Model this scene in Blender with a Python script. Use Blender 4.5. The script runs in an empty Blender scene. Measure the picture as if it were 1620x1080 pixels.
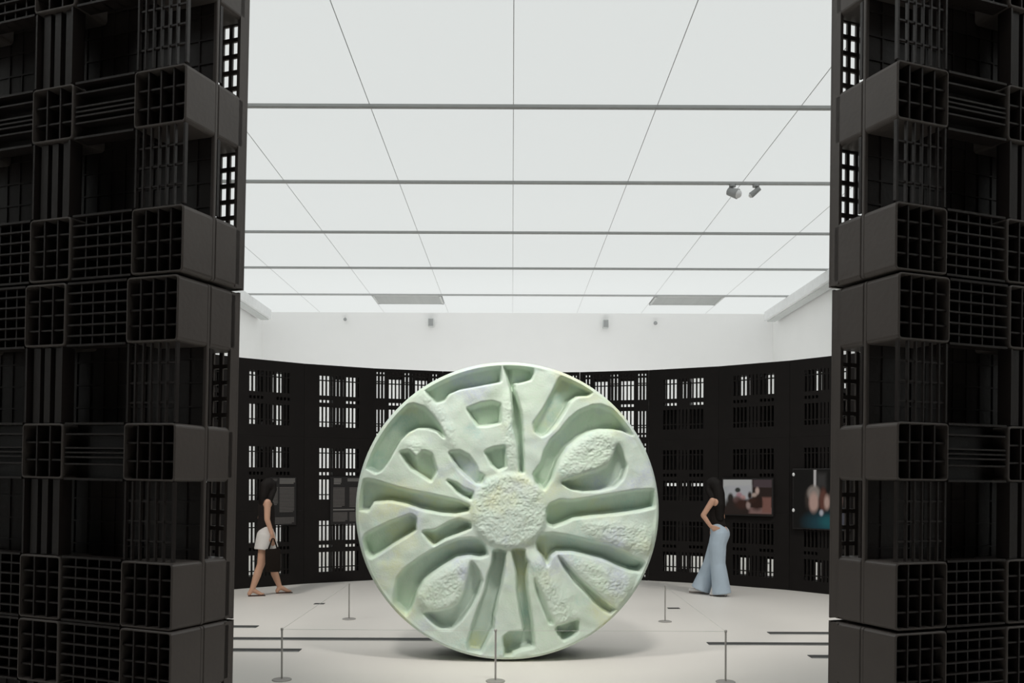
import bpy, bmesh, math, random
import numpy as np
from mathutils import Vector, Matrix

random.seed(4)
rng = np.random.default_rng(7)
scene = bpy.context.scene
C = scene.collection
R = math.radians

# ------------------------------------------------------------------ camera, world, exposure
EYE = 1.56
F = 1425.0                       # focal length in pixels of the 1620 px wide frame
cam_data = bpy.data.cameras.new('camera')
cam_data.sensor_width = 36.0
cam_data.lens = F / 1620.0 * 36.0
cam_data.shift_y = (760 - 540) / 1620.0
cam_data.clip_end = 200
cam = bpy.data.objects.new('camera', cam_data)
C.objects.link(cam)
cam.location = (0, 0, EYE)
cam.rotation_euler = (R(90), R(-0.22), 0)
scene.camera = cam

world = bpy.data.worlds.new('world')
scene.world = world
world.use_nodes = True
world.node_tree.nodes['Background'].inputs[0].default_value = (0.75, 0.8, 0.85, 1)
world.node_tree.nodes['Background'].inputs[1].default_value = 0.02

scene.view_settings.view_transform = 'Standard'
scene.view_settings.look = 'None'
scene.view_settings.gamma = 1
scene.view_settings.exposure = 0.0
scene.view_settings.use_curve_mapping = False

CEIL_L = 0.70                    # radiance of the luminous ceiling
FILL_UP_W = 270.0                      # watts of each added uplight behind the ring wall
FILL_SPOT_W = 330.0                   # base watts of each added ceiling spotlight


def P(x, y, Y):
    """a point at depth Y that the photograph shows at pixel x, y"""
    return Vector(((x - 810) / F * Y, Y, EYE + (760 - y) / F * Y))


# ------------------------------------------------------------------ materials
def new_mat(name):
    m = bpy.data.materials.new(name)
    m.use_nodes = True
    return m, m.node_tree.nodes, m.node_tree.links, m.node_tree.nodes['Principled BSDF']


def plain(name, col, rough=0.6, spec=0.4, metal=0.0, var=0.08, scale=8.0, bump=0.0, bscale=120.0):
    m, n, l, b = new_mat(name)
    tc = n.new('ShaderNodeTexCoord')
    nz = n.new('ShaderNodeTexNoise')
    nz.inputs['Scale'].default_value = scale
    nz.inputs['Detail'].default_value = 4
    l.new(tc.outputs['Object'], nz.inputs['Vector'])
    mx = n.new('ShaderNodeMix')
    mx.data_type = 'RGBA'
    mx.inputs['A'].default_value = tuple(c * (1 - var) for c in col) + (1,)
    mx.inputs['B'].default_value = tuple(min(1, c * (1 + var)) for c in col) + (1,)
    l.new(nz.outputs['Fac'], mx.inputs['Factor'])
    l.new(mx.outputs['Result'], b.inputs['Base Color'])
    b.inputs['Roughness'].default_value = rough
    b.inputs['Specular IOR Level'].default_value = spec
    b.inputs['Metallic'].default_value = metal
    if bump:
        n2 = n.new('ShaderNodeTexNoise')
        n2.inputs['Scale'].default_value = bscale
        l.new(tc.outputs['Object'], n2.inputs['Vector'])
        bp = n.new('ShaderNodeBump')
        bp.inputs['Strength'].default_value = bump
        bp.inputs['Distance'].default_value = 0.01
        l.new(n2.outputs['Fac'], bp.inputs['Height'])
        l.new(bp.outputs['Normal'], b.inputs['Normal'])
    return m


def glow(name, col, strength):
    m, n, l, b = new_mat(name)
    b.inputs['Base Color'].default_value = (0.15, 0.155, 0.155, 1)
    b.inputs['Roughness'].default_value = 0.8
    b.inputs['Specular IOR Level'].default_value = 0.1
    b.inputs['Emission Color'].default_value = col + (1,)
    b.inputs['Emission Strength'].default_value = strength
    return m


def picture(name, strength):
    m, n, l, b = new_mat(name)
    at = n.new('ShaderNodeAttribute')
    at.attribute_name = 'picture'
    b.inputs['Base Color'].default_value = (0.006, 0.006, 0.006, 1)
    b.inputs['Roughness'].default_value = 0.6
    b.inputs['Specular IOR Level'].default_value = 0.15
    l.new(at.outputs['Color'], b.inputs['Emission Color'])
    b.inputs['Emission Strength'].default_value = strength
    return m


def sculpture_material():
    m, n, l, b = new_mat('verdigris_plaster')
    tc = n.new('ShaderNodeTexCoord')

    def noise(scale, off, detail=3, rough=0.55):
        mp = n.new('ShaderNodeMapping')
        mp.inputs['Location'].default_value = off
        l.new(tc.outputs['Object'], mp.inputs['Vector'])
        z = n.new('ShaderNodeTexNoise')
        z.inputs['Scale'].default_value = scale
        z.inputs['Detail'].default_value = detail
        z.inputs['Roughness'].default_value = rough
        l.new(mp.outputs['Vector'], z.inputs['Vector'])
        return z.outputs['Fac']

    def ramp(sock, a, c):
        r = n.new('ShaderNodeMapRange')
        r.inputs['From Min'].default_value = a
        r.inputs['From Max'].default_value = c
        l.new(sock, r.inputs['Value'])
        return r.outputs['Result']

    def mix(fac, a, c):
        x = n.new('ShaderNodeMix')
        x.data_type = 'RGBA'
        l.new(fac, x.inputs['Factor'])
        for key, v in (('A', a), ('B', c)):
            if isinstance(v, tuple):
                x.inputs[key].default_value = v + (1,)
            else:
                l.new(v, x.inputs[key])
        return x.outputs['Result']
    col = mix(ramp(noise(1.6, (0, 0, 0)), 0.42, 0.62), (0.63, 0.76, 0.62), (0.62, 0.73, 0.66))
    col = mix(ramp(noise(2.1, (5, 1, 3)), 0.54, 0.70), col, (0.72, 0.75, 0.48))      # yellow bloom
    col = mix(ramp(noise(2.6, (2, 8, 1)), 0.55, 0.68), col, (0.58, 0.64, 0.71))      # lilac bloom
    col = mix(ramp(noise(3.4, (9, 2, 6)), 0.60, 0.72), col, (0.50, 0.68, 0.61))      # aqua bloom
    col = mix(ramp(noise(30, (1, 1, 1), 6, 0.7), 0.35, 0.75), col, (0.68, 0.75, 0.66))
    l.new(col, b.inputs['Base Color'])
    b.inputs['Roughness'].default_value = 0.85
    b.inputs['Specular IOR Level'].default_value = 0.2
    bp = n.new('ShaderNodeBump')
    bp.inputs['Strength'].default_value = 0.35
    bp.inputs['Distance'].default_value = 0.01
    l.new(noise(55, (0, 0, 0), 6, 0.65), bp.inputs['Height'])
    l.new(bp.outputs['Normal'], b.inputs['Normal'])
    return m


M = {}
M['panel'] = glow('luminous_stretch_fabric', (0.965, 1.0, 0.985), CEIL_L)
M['beam'] = plain('grey_painted_aluminium', (0.45, 0.46, 0.455), 0.5)
M['seam'] = plain('pale_grey_trim', (0.62, 0.63, 0.63), 0.6)
M['ceil_dark'] = plain('dark_ceiling_paint', (0.02, 0.02, 0.02), 0.9)
M['wall'] = plain('white_wall_paint', (0.90, 0.90, 0.89), 0.85, 0.2, var=0.02, scale=1.5)
M['wall_dark'] = plain('charcoal_wall_paint', (0.03, 0.028, 0.027), 0.9)
M['floor'] = plain('pale_grey_resin_floor', (0.78, 0.745, 0.70), 0.5, 0.35, var=0.03, scale=0.9)
M['slot'] = plain('dark_floor_slot', (0.05, 0.05, 0.048), 0.6)
M['plastic'] = plain('black_plastic', (0.037, 0.029, 0.0265), 0.36, 0.55, var=0.25, scale=5, bump=0.08, bscale=60)
M['plastic_deck'] = plain('black_plastic_shaded', (0.0105, 0.0085, 0.0078), 0.75, 0.2, var=0.3, scale=6)  # same black plastic, the ring decks' weaker light put into the colour
M['shell'] = plain('black_plastic_lit', (0.150, 0.128, 0.116), 0.42, 0.5, var=0.2, scale=4, bump=0.06, bscale=60)  # same black plastic, lightened so the stacks by the opening look lit
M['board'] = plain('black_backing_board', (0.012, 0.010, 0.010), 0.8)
M['steel'] = plain('grey_painted_steel', (0.42, 0.40, 0.38), 0.45, 0.5, 0.3)
M['cord'] = plain('pale_elastic_cord', (0.55, 0.56, 0.52), 0.7)
M['soffit'] = plain('white_soffit_paint', (0.85, 0.86, 0.86), 0.8)
M['vent'] = plain('grey_vent_metal', (0.62, 0.64, 0.63), 0.7)
M['fixture'] = plain('grey_fixture_metal', (0.36, 0.37, 0.37), 0.5)
M['lens'] = plain('white_lens', (0.9, 0.9, 0.9), 0.3)
M['sculpt'] = sculpture_material()
M['drum'] = plain('dark_green_rim_paint', (0.25, 0.31, 0.28), 0.75, 0.3, var=0.25, scale=3, bump=0.3)
M['skin'] = plain('skin', (0.62, 0.36, 0.25), 0.55, 0.35, var=0.05)
M['hair'] = plain('black_hair', (0.010, 0.0075, 0.0065), 0.6, 0.18, bump=0.5, bscale=200)
M['black_cloth'] = plain('black_cloth', (0.018, 0.014, 0.013), 0.9, 0.2)
M['white_cloth'] = plain('white_cloth', (0.72, 0.68, 0.65), 0.9, 0.2)
M['denim'] = plain('pale_blue_denim', (0.47, 0.56, 0.65), 0.9, 0.2, var=0.14, scale=5, bump=0.2, bscale=90)
M['bag'] = plain('dark_brown_leather', (0.010, 0.006, 0.004), 0.8, 0.2)
M['sole'] = plain('dark_brown_sole', (0.09, 0.05, 0.04), 0.7)
M['shoe'] = plain('white_shoe', (0.7, 0.68, 0.66), 0.6)
M['eye'] = plain('dark_eye', (0.02, 0.015, 0.012), 0.2)
M['lip'] = plain('lip', (0.45, 0.16, 0.13), 0.5)
M['sign'] = plain('black_sign_board', (0.014, 0.012, 0.012), 0.6)
M['print'] = plain('grey_print', (0.115, 0.105, 0.10), 0.8, var=0.2, scale=60)
M['print_bright'] = plain('light_grey_print', (0.20, 0.19, 0.18), 0.8)
M['screen'] = picture('screen_picture', 0.75)


# ------------------------------------------------------------------ helpers
def tag(o, label=None, cat=None, group=None, kind=None):
    for k, v in (('label', label), ('category', cat), ('group', group), ('kind', kind)):
        if v:
            o[k] = v
    return o


def link(name, data, parent=None, mat=None):
    o = bpy.data.objects.new(name, data)
    C.objects.link(o)
    if parent:
        o.parent = parent
    if mat is not None and data is not None and not data.materials:
        data.materials.append(mat)
    return o


def empty(name, loc=(0, 0, 0), rz=0.0):
    o = bpy.data.objects.new(name, None)
    o.empty_display_size = 0.1
    C.objects.link(o)
    o.location = loc
    o.rotation_euler = (0, 0, rz)
    return o


class MB:
    def __init__(s):
        s.v, s.f = [], []

    def box(s, x0, x1, y0, y1, z0, z1, c=0.0):
        b = len(s.v)
        if c <= 0:
            s.v += [(x, y, z) for z in (z0, z1) for y in (y0, y1) for x in (x0, x1)]
            s.f += [tuple(b + i for i in q) for q in
                    ((0, 2, 3, 1), (4, 5, 7, 6), (0, 1, 5, 4), (2, 6, 7, 3), (0, 4, 6, 2), (1, 3, 7, 5))]
            return s
        bm = bmesh.new()
        vs = [bm.verts.new((x, y, z)) for z in (z0, z1) for y in (y0, y1) for x in (x0, x1)]
        for q in ((0, 2, 3, 1), (4, 5, 7, 6), (0, 1, 5, 4), (2, 6, 7, 3), (0, 4, 6, 2), (1, 3, 7, 5)):
            bm.faces.new([vs[i] for i in q])
        bmesh.ops.bevel(bm, geom=list(bm.edges), offset=c, segments=2, affect='EDGES', profile=0.5)
        bm.verts.index_update()
        s.v += [tuple(v.co) for v in bm.verts]
        s.f += [tuple(b + v.index for v in f.verts) for f in bm.faces]
        bm.free()
        return s

    def tube(s, a, c, r0, r1=None, n=12, cap=True):
        a, c = Vector(a), Vector(c)
        r1 = r0 if r1 is None else r1
        d = (c - a).normalized()
        up = Vector((0, 0, 1)) if abs(d.z) < 0.9 else Vector((1, 0, 0))
        e1 = d.cross(up).normalized()
        e2 = d.cross(e1)
        b = len(s.v)
        for p, r in ((a, r0), (c, r1)):
            for i in range(n):
                t = 2 * math.pi * i / n
                s.v.append(tuple(p + e1 * (r * math.cos(t)) + e2 * (r * math.sin(t))))
        for i in range(n):
            j = (i + 1) % n
            s.f.append((b + i, b + j, b + n + j, b + n + i))
        if cap:
            s.f.append(tuple(b + i for i in range(n))[::-1])
            s.f.append(tuple(b + n + i for i in range(n)))
        return s

    def lathe(s, prof, n=24):
        """profile of (r, z) turned about the z axis"""
        b = len(s.v)
        for r, z in prof:
            for i in range(n):
                t = 2 * math.pi * i / n
                s.v.append((r * math.cos(t), r * math.sin(t), z))
        for k in range(len(prof) - 1):
            for i in range(n):
                j = (i + 1) % n
                s.f.append((b + k * n + i, b + k * n + j, b + (k + 1) * n + j, b + (k + 1) * n + i))
        s.f.append(tuple(b + i for i in range(n))[::-1])
        s.f.append(tuple(b + (len(prof) - 1) * n + i for i in range(n)))
        return s

    def sphere(s, c, r, n=10, sc=(1, 1, 1)):
        b = len(s.v)
        m = n // 2 + 2
        for k in range(m + 1):
            ph = math.pi * k / m
            for i in range(n):
                t = 2 * math.pi * i / n
                s.v.append((c[0] + sc[0] * r * math.sin(ph) * math.cos(t),
                            c[1] + sc[1] * r * math.sin(ph) * math.sin(t),
                            c[2] + sc[2] * r * math.cos(ph)))
        for k in range(m):
            for i in range(n):
                j = (i + 1) % n
                s.f.append((b + k * n + i, b + (k + 1) * n + i, b + (k + 1) * n + j, b + k * n + j))
        return s

    def cone_sphere(s, a, c, ra, rc, n=14):
        """tapered capsule"""
        a, c = Vector(a), Vector(c)
        d = c - a
        L = d.length
        s.sphere(a, ra, n)
        s.sphere(c, rc, n)
        if L > 1e-5:
            s.tube(a, c, ra, rc, n)
        return s

    def turn(s, c, ang):
        return turned(s, 0, c, ang)

    def holes(s, us, vs, open_, y0, y1):
        """a plate in the x-z plane from y0 to y1, cut by the cells of a grid for which open_(i, j) is true"""
        nu, nv = len(us) - 1, len(vs) - 1
        solid = [[not open_(i, j) for j in range(nv)] for i in range(nu)]
        idx = {}

        def vert(i, j, k):
            key = (i, j, k)
            if key not in idx:
                idx[key] = len(s.v)
                s.v.append((us[i], (y0, y1)[k], vs[j]))
            return idx[key]
        for i in range(nu):
            for j in range(nv):
                if not solid[i][j]:
                    continue
                s.f.append((vert(i, j, 0), vert(i + 1, j, 0), vert(i + 1, j + 1, 0), vert(i, j + 1, 0)))
                s.f.append((vert(i, j, 1), vert(i, j + 1, 1), vert(i + 1, j + 1, 1), vert(i + 1, j, 1)))
                for di, dj, a, c in ((-1, 0, (i, j), (i, j + 1)), (1, 0, (i + 1, j + 1), (i + 1, j)),
                                     (0, -1, (i + 1, j), (i, j)), (0, 1, (i, j + 1), (i + 1, j + 1))):
                    ii, jj = i + di, j + dj
                    if not (0 <= ii < nu and 0 <= jj < nv and solid[ii][jj]):
                        s.f.append((vert(*a, 0), vert(*a, 1), vert(*c, 1), vert(*c, 0))[::-1])
        return s

    def mesh(s, name, mat=None, smooth=False):
        me = bpy.data.meshes.new(name)
        me.from_pydata(s.v, [], s.f)
        me.update()
        if mat is not None:
            me.materials.append(mat)
        if smooth:
            me.shade_smooth()
        return me

    def build(s, name, mat, parent=None, smooth=False):
        return link(name, s.mesh(name, mat, smooth), parent)


def copy_tree(o, parent=None):
    c = o.copy()
    C.objects.link(c)
    c.parent = parent
    for ch in o.children:
        copy_tree(ch, c)
    return c


# ------------------------------------------------------------------ the room
HC = 5.96                        # ceiling height
XL, XR = -6.57, 6.84             # side walls
YB = 23.66                       # back wall
Y0 = 10.57 - 4 * 2.684           # where the luminous ceiling begins
YF = -4.5                        # wall behind the camera
GAP = 0.02

tag(MB().box(XL - .2, XR + .2, YF - .2, YB + .2, -0.2, 0).build('floor', M['floor']), kind='structure',
    label='pale grey seamless floor of the exhibition hall')
tag(MB().box(XL - .2, XL, 0.0, YB + .2, 0, HC + .3).build('wall_left', M['wall']), kind='structure')
tag(MB().box(XR, XR + .2, 0.0, YB + .2, 0, HC + .3).build('wall_right', M['wall']), kind='structure')
tag(MB().box(XL, XR, YB, YB + .2, 0, HC + .3).build('wall_back', M['wall']), kind='structure',
    label='plain white wall behind the ring of pallets')
foyer = MB()
foyer.box(XL - .2, XL, YF, 0.0, 0, HC + .3).box(XR, XR + .2, YF, 0.0, 0, HC + .3).box(XL, XR, YF - .2, YF, 0, HC + .3)
tag(foyer.build('wall_front', M['wall_dark']), kind='structure')
tag(MB().box(XL, XR, YF, Y0, HC, HC + .3).build('ceiling_front', M['ceil_dark']), kind='structure')

ceiling = tag(MB().box(XL, XR, Y0, YB, HC + .12, HC + .3).build('ceiling', M['seam']), kind='structure',
              label='luminous stretched fabric ceiling divided by grey beams')
PW = 1.685
beams = [Y0 + k * 2.684 for k in range(0, 9)]
bays = [(beams[i], beams[i + 1] if i < 8 else YB) for i in range(9)]
seams = [PW * k for k in range(-3, 5)]
xs = [XL] + seams + [XR]
panel_cache = {}
for bi, (a, b) in enumerate(bays):
    for k in range(len(xs) - 1):
        x0, x1 = xs[k], xs[k + 1]
        if x1 - x0 < 0.1:
            continue
        a1 = a + 0.035
        if bi == 8 and k in (2, 6):          # vent occupies the front half of this module
            a1 = a + 0.035 + 1.05
        key = (round(x1 - x0, 3), round(b - a1, 3))
        if key not in panel_cache:
            w, d = x1 - x0 - 0.004, b - a1 - (0.035 if bi < 8 else 0.01)
            panel_cache[key] = MB().box(0, w, 0, d, 0, 0.06).mesh('ceiling_panel', M['panel'])
        o = link('ceiling_panel', panel_cache[key], ceiling)
        o.location = (x0 + 0.002, a1, HC)
beam_me = MB().box(XL, XR, -0.033, 0.033, -0.035, 0.12, 0.006).mesh('ceiling_beam', M['beam'])
for y in beams:
    o = link('ceiling_beam', beam_me, ceiling)
    o.location = (0, y, HC)
seam_me = MB().box(-0.004, 0.004, Y0 + .04, YB - .04, -0.004, 0.1).mesh('seam_trim', M['seam'])
for x in seams:
    o = link('seam_trim', seam_me, ceiling)
    o.location = (x, 0, HC)
for k, word in ((2, 'left'), (6, 'right')):
    v = tag(empty('air_vent', (xs[k] + PW / 2, beams[8] + .56, HC - .03)),
            'grey rectangular air vent in the white ceiling, the %s of the two' % word, 'vent')
    fr = MB()
    w, d = PW / 2 - .02, .52
    fr.box(-w, w, -d, -d + .05, 0, .05).box(-w, w, d - .05, d, 0, .05).box(-w, -w + .05, -d, d, 0, .05).box(w - .05, w, -d, d, 0, .05)
    fr.build('frame', M['vent'], v)
    MB().box(-w + .02, w - .02, -d + .02, d - .02, .045, .06).build('backing', M['vent'], v)
    sl = MB().box(-w + .05, w - .05, -.02, .02, 0.005, 0.03).mesh('slat', M['vent'])
    for q in range(9):
        s_ = link('slat', sl, v)
        s_.location = (0, -d + .1 + q * .105, 0)
        s_.rotation_euler = (R(25), 0, 0)

# long light troughs where the side walls meet the ceiling
for x0, x1, word in ((XL + .03, XL + .37, 'left'), (XR - .37, XR - .03, 'right')):
    t = tag(empty('light_trough', ((x0 + x1) / 2, 0, HC - .3)),
            'long white boxed trough under the ceiling along the %s wall' % word, 'light trough')
    MB().box(-.17, .17, Y0 + .1, YB - .5, 0.03, .26, .01).build('trough_body', M['soffit'], t)
    MB().box(-.10, .10, Y0 + .12, YB - .52, 0, .03).build('lower_lip', M['vent'], t)

# dark slots in the floor
for (xa, xb, y, extra) in (
        (330, 690, 1012, 'longest, running from the left pallets behind the green disc'),
        (330, 476, 1030, 'nearest on the left, crossing behind a front barrier post'),
        (330, 408, 993, 'short, farthest of the three at the left pallets'),
        (498, 514, 956, 'tiny, lying on the floor left of the disc'),
        (1217, 1345, 1000, 'ending at the right pallets, farthest of three'),
        (1121, 1345, 1017, 'crossing behind the right front barrier post'),
        (1282, 1345, 1037, 'short, nearest one beside the right pallets'),
        (1057, 1076, 961, 'tiny, beside the right rear barrier post')):
    Y = F * EYE / (y - 760)
    hw = 0.06 if abs(xa - xb) > 30 else 0.045
    X0, X1 = (xa - 810) / F * Y, (xb - 810) / F * Y
    t = tag(empty('floor_slot', ((X0 + X1) / 2, Y, 0)), 'dark floor slot strip, ' + extra, 'floor slot', 'dark slots in the floor')
    L = (X1 - X0) / 2
    MB().box(-L, L, -hw, hw, 0.0005, 0.004).build('channel', M['slot'], t)
    if L > .1:
        rail = MB().box(-L, L, -.003, .003, 0.0005, 0.007).mesh('edge_rail', M['fixture'])
        for s_ in (-1, 1):
            link('edge_rail', rail, t).location = (0, s_ * (hw + .003), 0)


# ------------------------------------------------------------------ pallets
S = 1.092                        # side of a pallet, 1.1 with its joint
T = 0.145                        # thickness
B = [0, .21, .455, .64, .885, S]
ROWS = ('bottom', 'middle', 'top')
ROWZ = (0.0, 1.1, 2.2)


def centre(mb):
    mb.v = [(x - S / 2, y, z) for x, y, z in mb.v]
    return mb


def rounded_ring(mb, x0, x1, z0, z1, rad, th, y0, y1, seg=4):
    def loop(o):
        pts = []
        r = max(rad - o, 0.002)
        for cx, cz, a0 in ((x1 - o - r, z1 - o - r, 0), (x0 + o + r, z1 - o - r, 90), (x0 + o + r, z0 + o + r, 180), (x1 - o - r, z0 + o + r, 270)):
            for k in range(seg + 1):
                t = R(a0 + 90 * k / seg)
                pts.append((cx + r * math.cos(t), cz + r * math.sin(t)))
        return pts
    outer, inner = loop(0), loop(th)
    n = len(outer)
    b = len(mb.v)
    ch = 0.0025
    outc = loop(ch)
    for pts, y in ((outer, y1), (outer, y0 + ch), (outc, y0), (inner, y0), (inner, y1)):
        mb.v += [(p[0], y, p[1]) for p in pts]
    for k in range(4):
        for i in range(n):
            j = (i + 1) % n
            mb.f.append((b + k * n + i, b + (k + 1) * n + i, b + (k + 1) * n + j, b + k * n + j))
    return mb


RIB = 0.0055


def ribs(mb, x0, x1, z0, z1, nx, nz, y0, y1, y0z=None):
    """nx upright and nz level ribs evenly across a field"""
    for i in range(nx):
        x = x0 + (x1 - x0) * (i + 1) / (nx + 1)
        mb.box(x - RIB / 2, x + RIB / 2, y0, y1, z0, z1)
    yz = y0 if y0z is None else y0z
    for i in range(nz):
        z = z0 + (z1 - z0) * (i + 1) / (nz + 1)
        mb.box(x0, x1, yz, y1, z - RIB / 2, z + RIB / 2)
    return mb


def jamb_pallet(deck_open):
    """a pallet stood on edge: ribbed underside at y = 0 looking to -y, deck at y = T"""
    root = empty('plastic_pallet')
    dk = .026 if deck_open else .012
    for i in (0, 2, 4):
        for j in (0, 2, 4):
            x0, x1, z0, z1 = B[i], B[i + 1], B[j], B[j + 1]
            e = 0.003
            x0e, x1e = x0 + (e if i else 0), x1 - (e if i < 4 else 0)
            z0e, z1e = z0 + (e if j else 0), z1 - (e if j < 4 else 0)
            mb = MB()
            rounded_ring(mb, x0e, x1e, z0e, z1e, 0.014, 0.006, 0, T - dk)
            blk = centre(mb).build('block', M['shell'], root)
            mb = MB()
            mb.box(x0e + .0065, x1e - .0065, .045, .05, z0e + .0065, z1e - .0065)
            ribs(mb, x0e + .004, x1e - .004, z0e + .004, z1e - .004, 3 if i != 2 else 2, 3 if j != 2 else 2, .005, .047, .009)
            centre(mb).build('rib_grid', M['plastic'], blk)
    for j in (0, 2, 4):                       # level runners
        for i in (1, 3):
            x0, x1, z0, z1 = B[i], B[i + 1], B[j], B[j + 1]
            mb = MB()
            mb.box(x0, x1, .004, .058, z0 + .0, z0 + .007).box(x0, x1, .004, .058, z1 - .007, z1)
            if j == 2:
                for z in (.28, .40, .48, .56, .80):
                    zz = z0 + (z1 - z0) * z
                    mb.box(x0, x1, .006, .058, zz - RIB / 2, zz + RIB / 2)
            else:
                ribs(mb, x0, x1, z0, z1, 4, 5, .014, .058, .006)
            mb.box(x0, x1, .056, .060, z0, z1)
            centre(mb).build('runner', M['plastic'], root)
    for i in (0, 2, 4):                       # upright runners
        for j in (1, 3):
            x0, x1, z0, z1 = B[i], B[i + 1], B[j], B[j + 1]
            mb = MB()
            dp = .048 if i == 2 else .012
            mb.box(x0 + (0 if i == 0 else .012), x0 + (.007 if i == 0 else .019), .0, dp, z0, z1)
            mb.box(x1 - (.007 if i == 4 else .019), x1 - (0 if i == 4 else .012), .0, dp, z0, z1)
            if i == 2:
                for a, c in ((.18, .34), (.44, .58), (.70, .84)):
                    mb.box(x0 + (x1 - x0) * a, x0 + (x1 - x0) * c, .014, .048, z0, z1)
                mb.box(x0 + .012, x1 - .012, .045, .050, z0, z1)
            else:
                ribs(mb, x0 + .012, x1 - .012, z0, z1, 5, 3, .002, .012, .005)
            centre(mb).build('runner', M['plastic'], root)
    mb = MB()
    y0, y1 = T - dk, T
    if deck_open:
        def grid(n, rim, bar):
            w = (S - 2 * rim + bar) / n
            out = [0]
            for k in range(n):
                out += [rim + k * w, rim + k * w + w - bar]
            return out + [S]
        us = grid(28, .038, .014)
        vs = grid(19, .036, .014)
        for x0 in (0, S - .012):
            mb.box(x0, x0 + .012, y0 - .018, y1 - .0085, .004, S - .004)
        mb.holes(us, vs, lambda i, j: i % 2 == 1 and j % 2 == 1, y1 - .008, y1)
    else:
        mb.box(.006, S - .006, y0 + .005, y1 - .002, .006, S - .006)
        ribs(mb, .01, S - .01, .01, S - .01, 17, 13, y0 + .001, y0 + .006)
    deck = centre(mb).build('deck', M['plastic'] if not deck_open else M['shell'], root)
    if not deck_open:
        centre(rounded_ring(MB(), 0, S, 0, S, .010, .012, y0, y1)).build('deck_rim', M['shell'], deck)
    return root


def ring_pallet(fine, bars=True):
    """deck side at y = 0 looking to -y, open base frame at y = T"""
    root = empty('plastic_pallet')
    # mirrored about the middle
    mid = [S / 2 - .009, S / 2 + .009]
    left = [0, .040, .060, .092, .112, .144, .164, .196, .232, .270, .290, .328, .348, .386, .406, .444, .482, .500]
    us = left + mid + [S - u for u in reversed(left)]
    low = [0, .05, .085, .115, .16, .225, .240, .46, .525, .570]
    vs = sorted(low + [S - v for v in low if v not in (.525, .570)])
    nu = len(us) - 1

    def open_(i, j):
        u = (us[i] + us[i + 1]) / 2
        v = (vs[j] + vs[j + 1]) / 2
        if us[i] in (.482,) or abs(us[i + 1] - (S - .482)) < 1e-6 or (us[i] == mid[0]):
            slit = True
        else:
            slit = False
        win = any(abs(us[i] - a) < 1e-6 or abs(us[i + 1] - (S - a)) < 1e-6 for a in (.232, .290, .348, .406))
        corner = any(abs(us[i] - a) < 1e-6 or abs(us[i + 1] - (S - a)) < 1e-6 for a in (.040, .092, .144))
        tall = (.16 < v < .225) or (.24 < v < .46) or (S - .46 < v < S - .24) or (S - .225 < v < S - .16)
        if win and (tall or .525 < v < .570):
            return True
        if slit and tall:
            return True
        if fine and (corner or slit or win):
            return tall or (.05 < v < .085) or (.115 < v < .16) or (S - .085 < v < S - .05) or (S - .16 < v < S - .115)
        return False
    mb = MB()
    if bars:
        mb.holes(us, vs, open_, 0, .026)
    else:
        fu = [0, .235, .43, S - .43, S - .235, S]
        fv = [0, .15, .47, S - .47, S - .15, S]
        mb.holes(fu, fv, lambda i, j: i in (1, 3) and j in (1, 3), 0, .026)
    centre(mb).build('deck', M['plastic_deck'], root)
    for i in (0, 2, 4):
        for j in (0, 2, 4):
            x0, x1, z0, z1 = B[i] + .004, B[i + 1] - .004, B[j] + .004, B[j + 1] - .004
            mb = MB()
            if fine and j != 2:
                # hollow block: a tube of four walls
                mb.box(x0, x0 + .012, .026, T - .02, z0, z1).box(x1 - .012, x1, .026, T - .02, z0, z1)
                mb.box(x0 + .012, x1 - .012, .026, T - .02, z0, z0 + .012).box(x0 + .012, x1 - .012, .026, T - .02, z1 - .012, z1)
            else:
                mb.box(x0, x1, .026, T - .02, z0, z1, .012)
            centre(mb).build('block', M['plastic'], root)
    bu = [0, .05, .19, .225, .45, .475, S - .475] + [S - x for x in (.45, .225, .19, .05, 0)]
    bv = [0, .04, .15, .47, .52, .575, .625, S - .15, S - .04, S]

    def bopen(i, j):
        u, v = (bu[i] + bu[i + 1]) / 2, (bv[j] + bv[j + 1]) / 2
        win = .225 < u < .45 or S - .45 < u < S - .225
        slit = .475 < u < S - .475
        tall = .15 < v < .47 or .625 < v < S - .15
        if (win or slit) and tall:
            return True
        if win and .52 < v < .575:
            return True
        if fine and (.05 < u < .19 or S - .19 < u < S - .05 or slit) and (tall or .04 < v < .15 or S - .15 < v < S - .04):
            return True
        return False
    mb = MB()
    mb.holes(bu, bv, bopen, T - .02, T)
    centre(mb).build('bottom_frame', M['plastic'], root)
    return root


def place(proto, used, loc, rot, label, group):
    o = copy_tree(proto) if used[0] else proto
    used[0] = True
    o.location = loc
    o.rotation_euler = rot
    tag(o, label, 'pallet', group)
    if 'flanking' not in group:
        o.scale = (1.005, 1, 1.0062)
    return o


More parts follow.
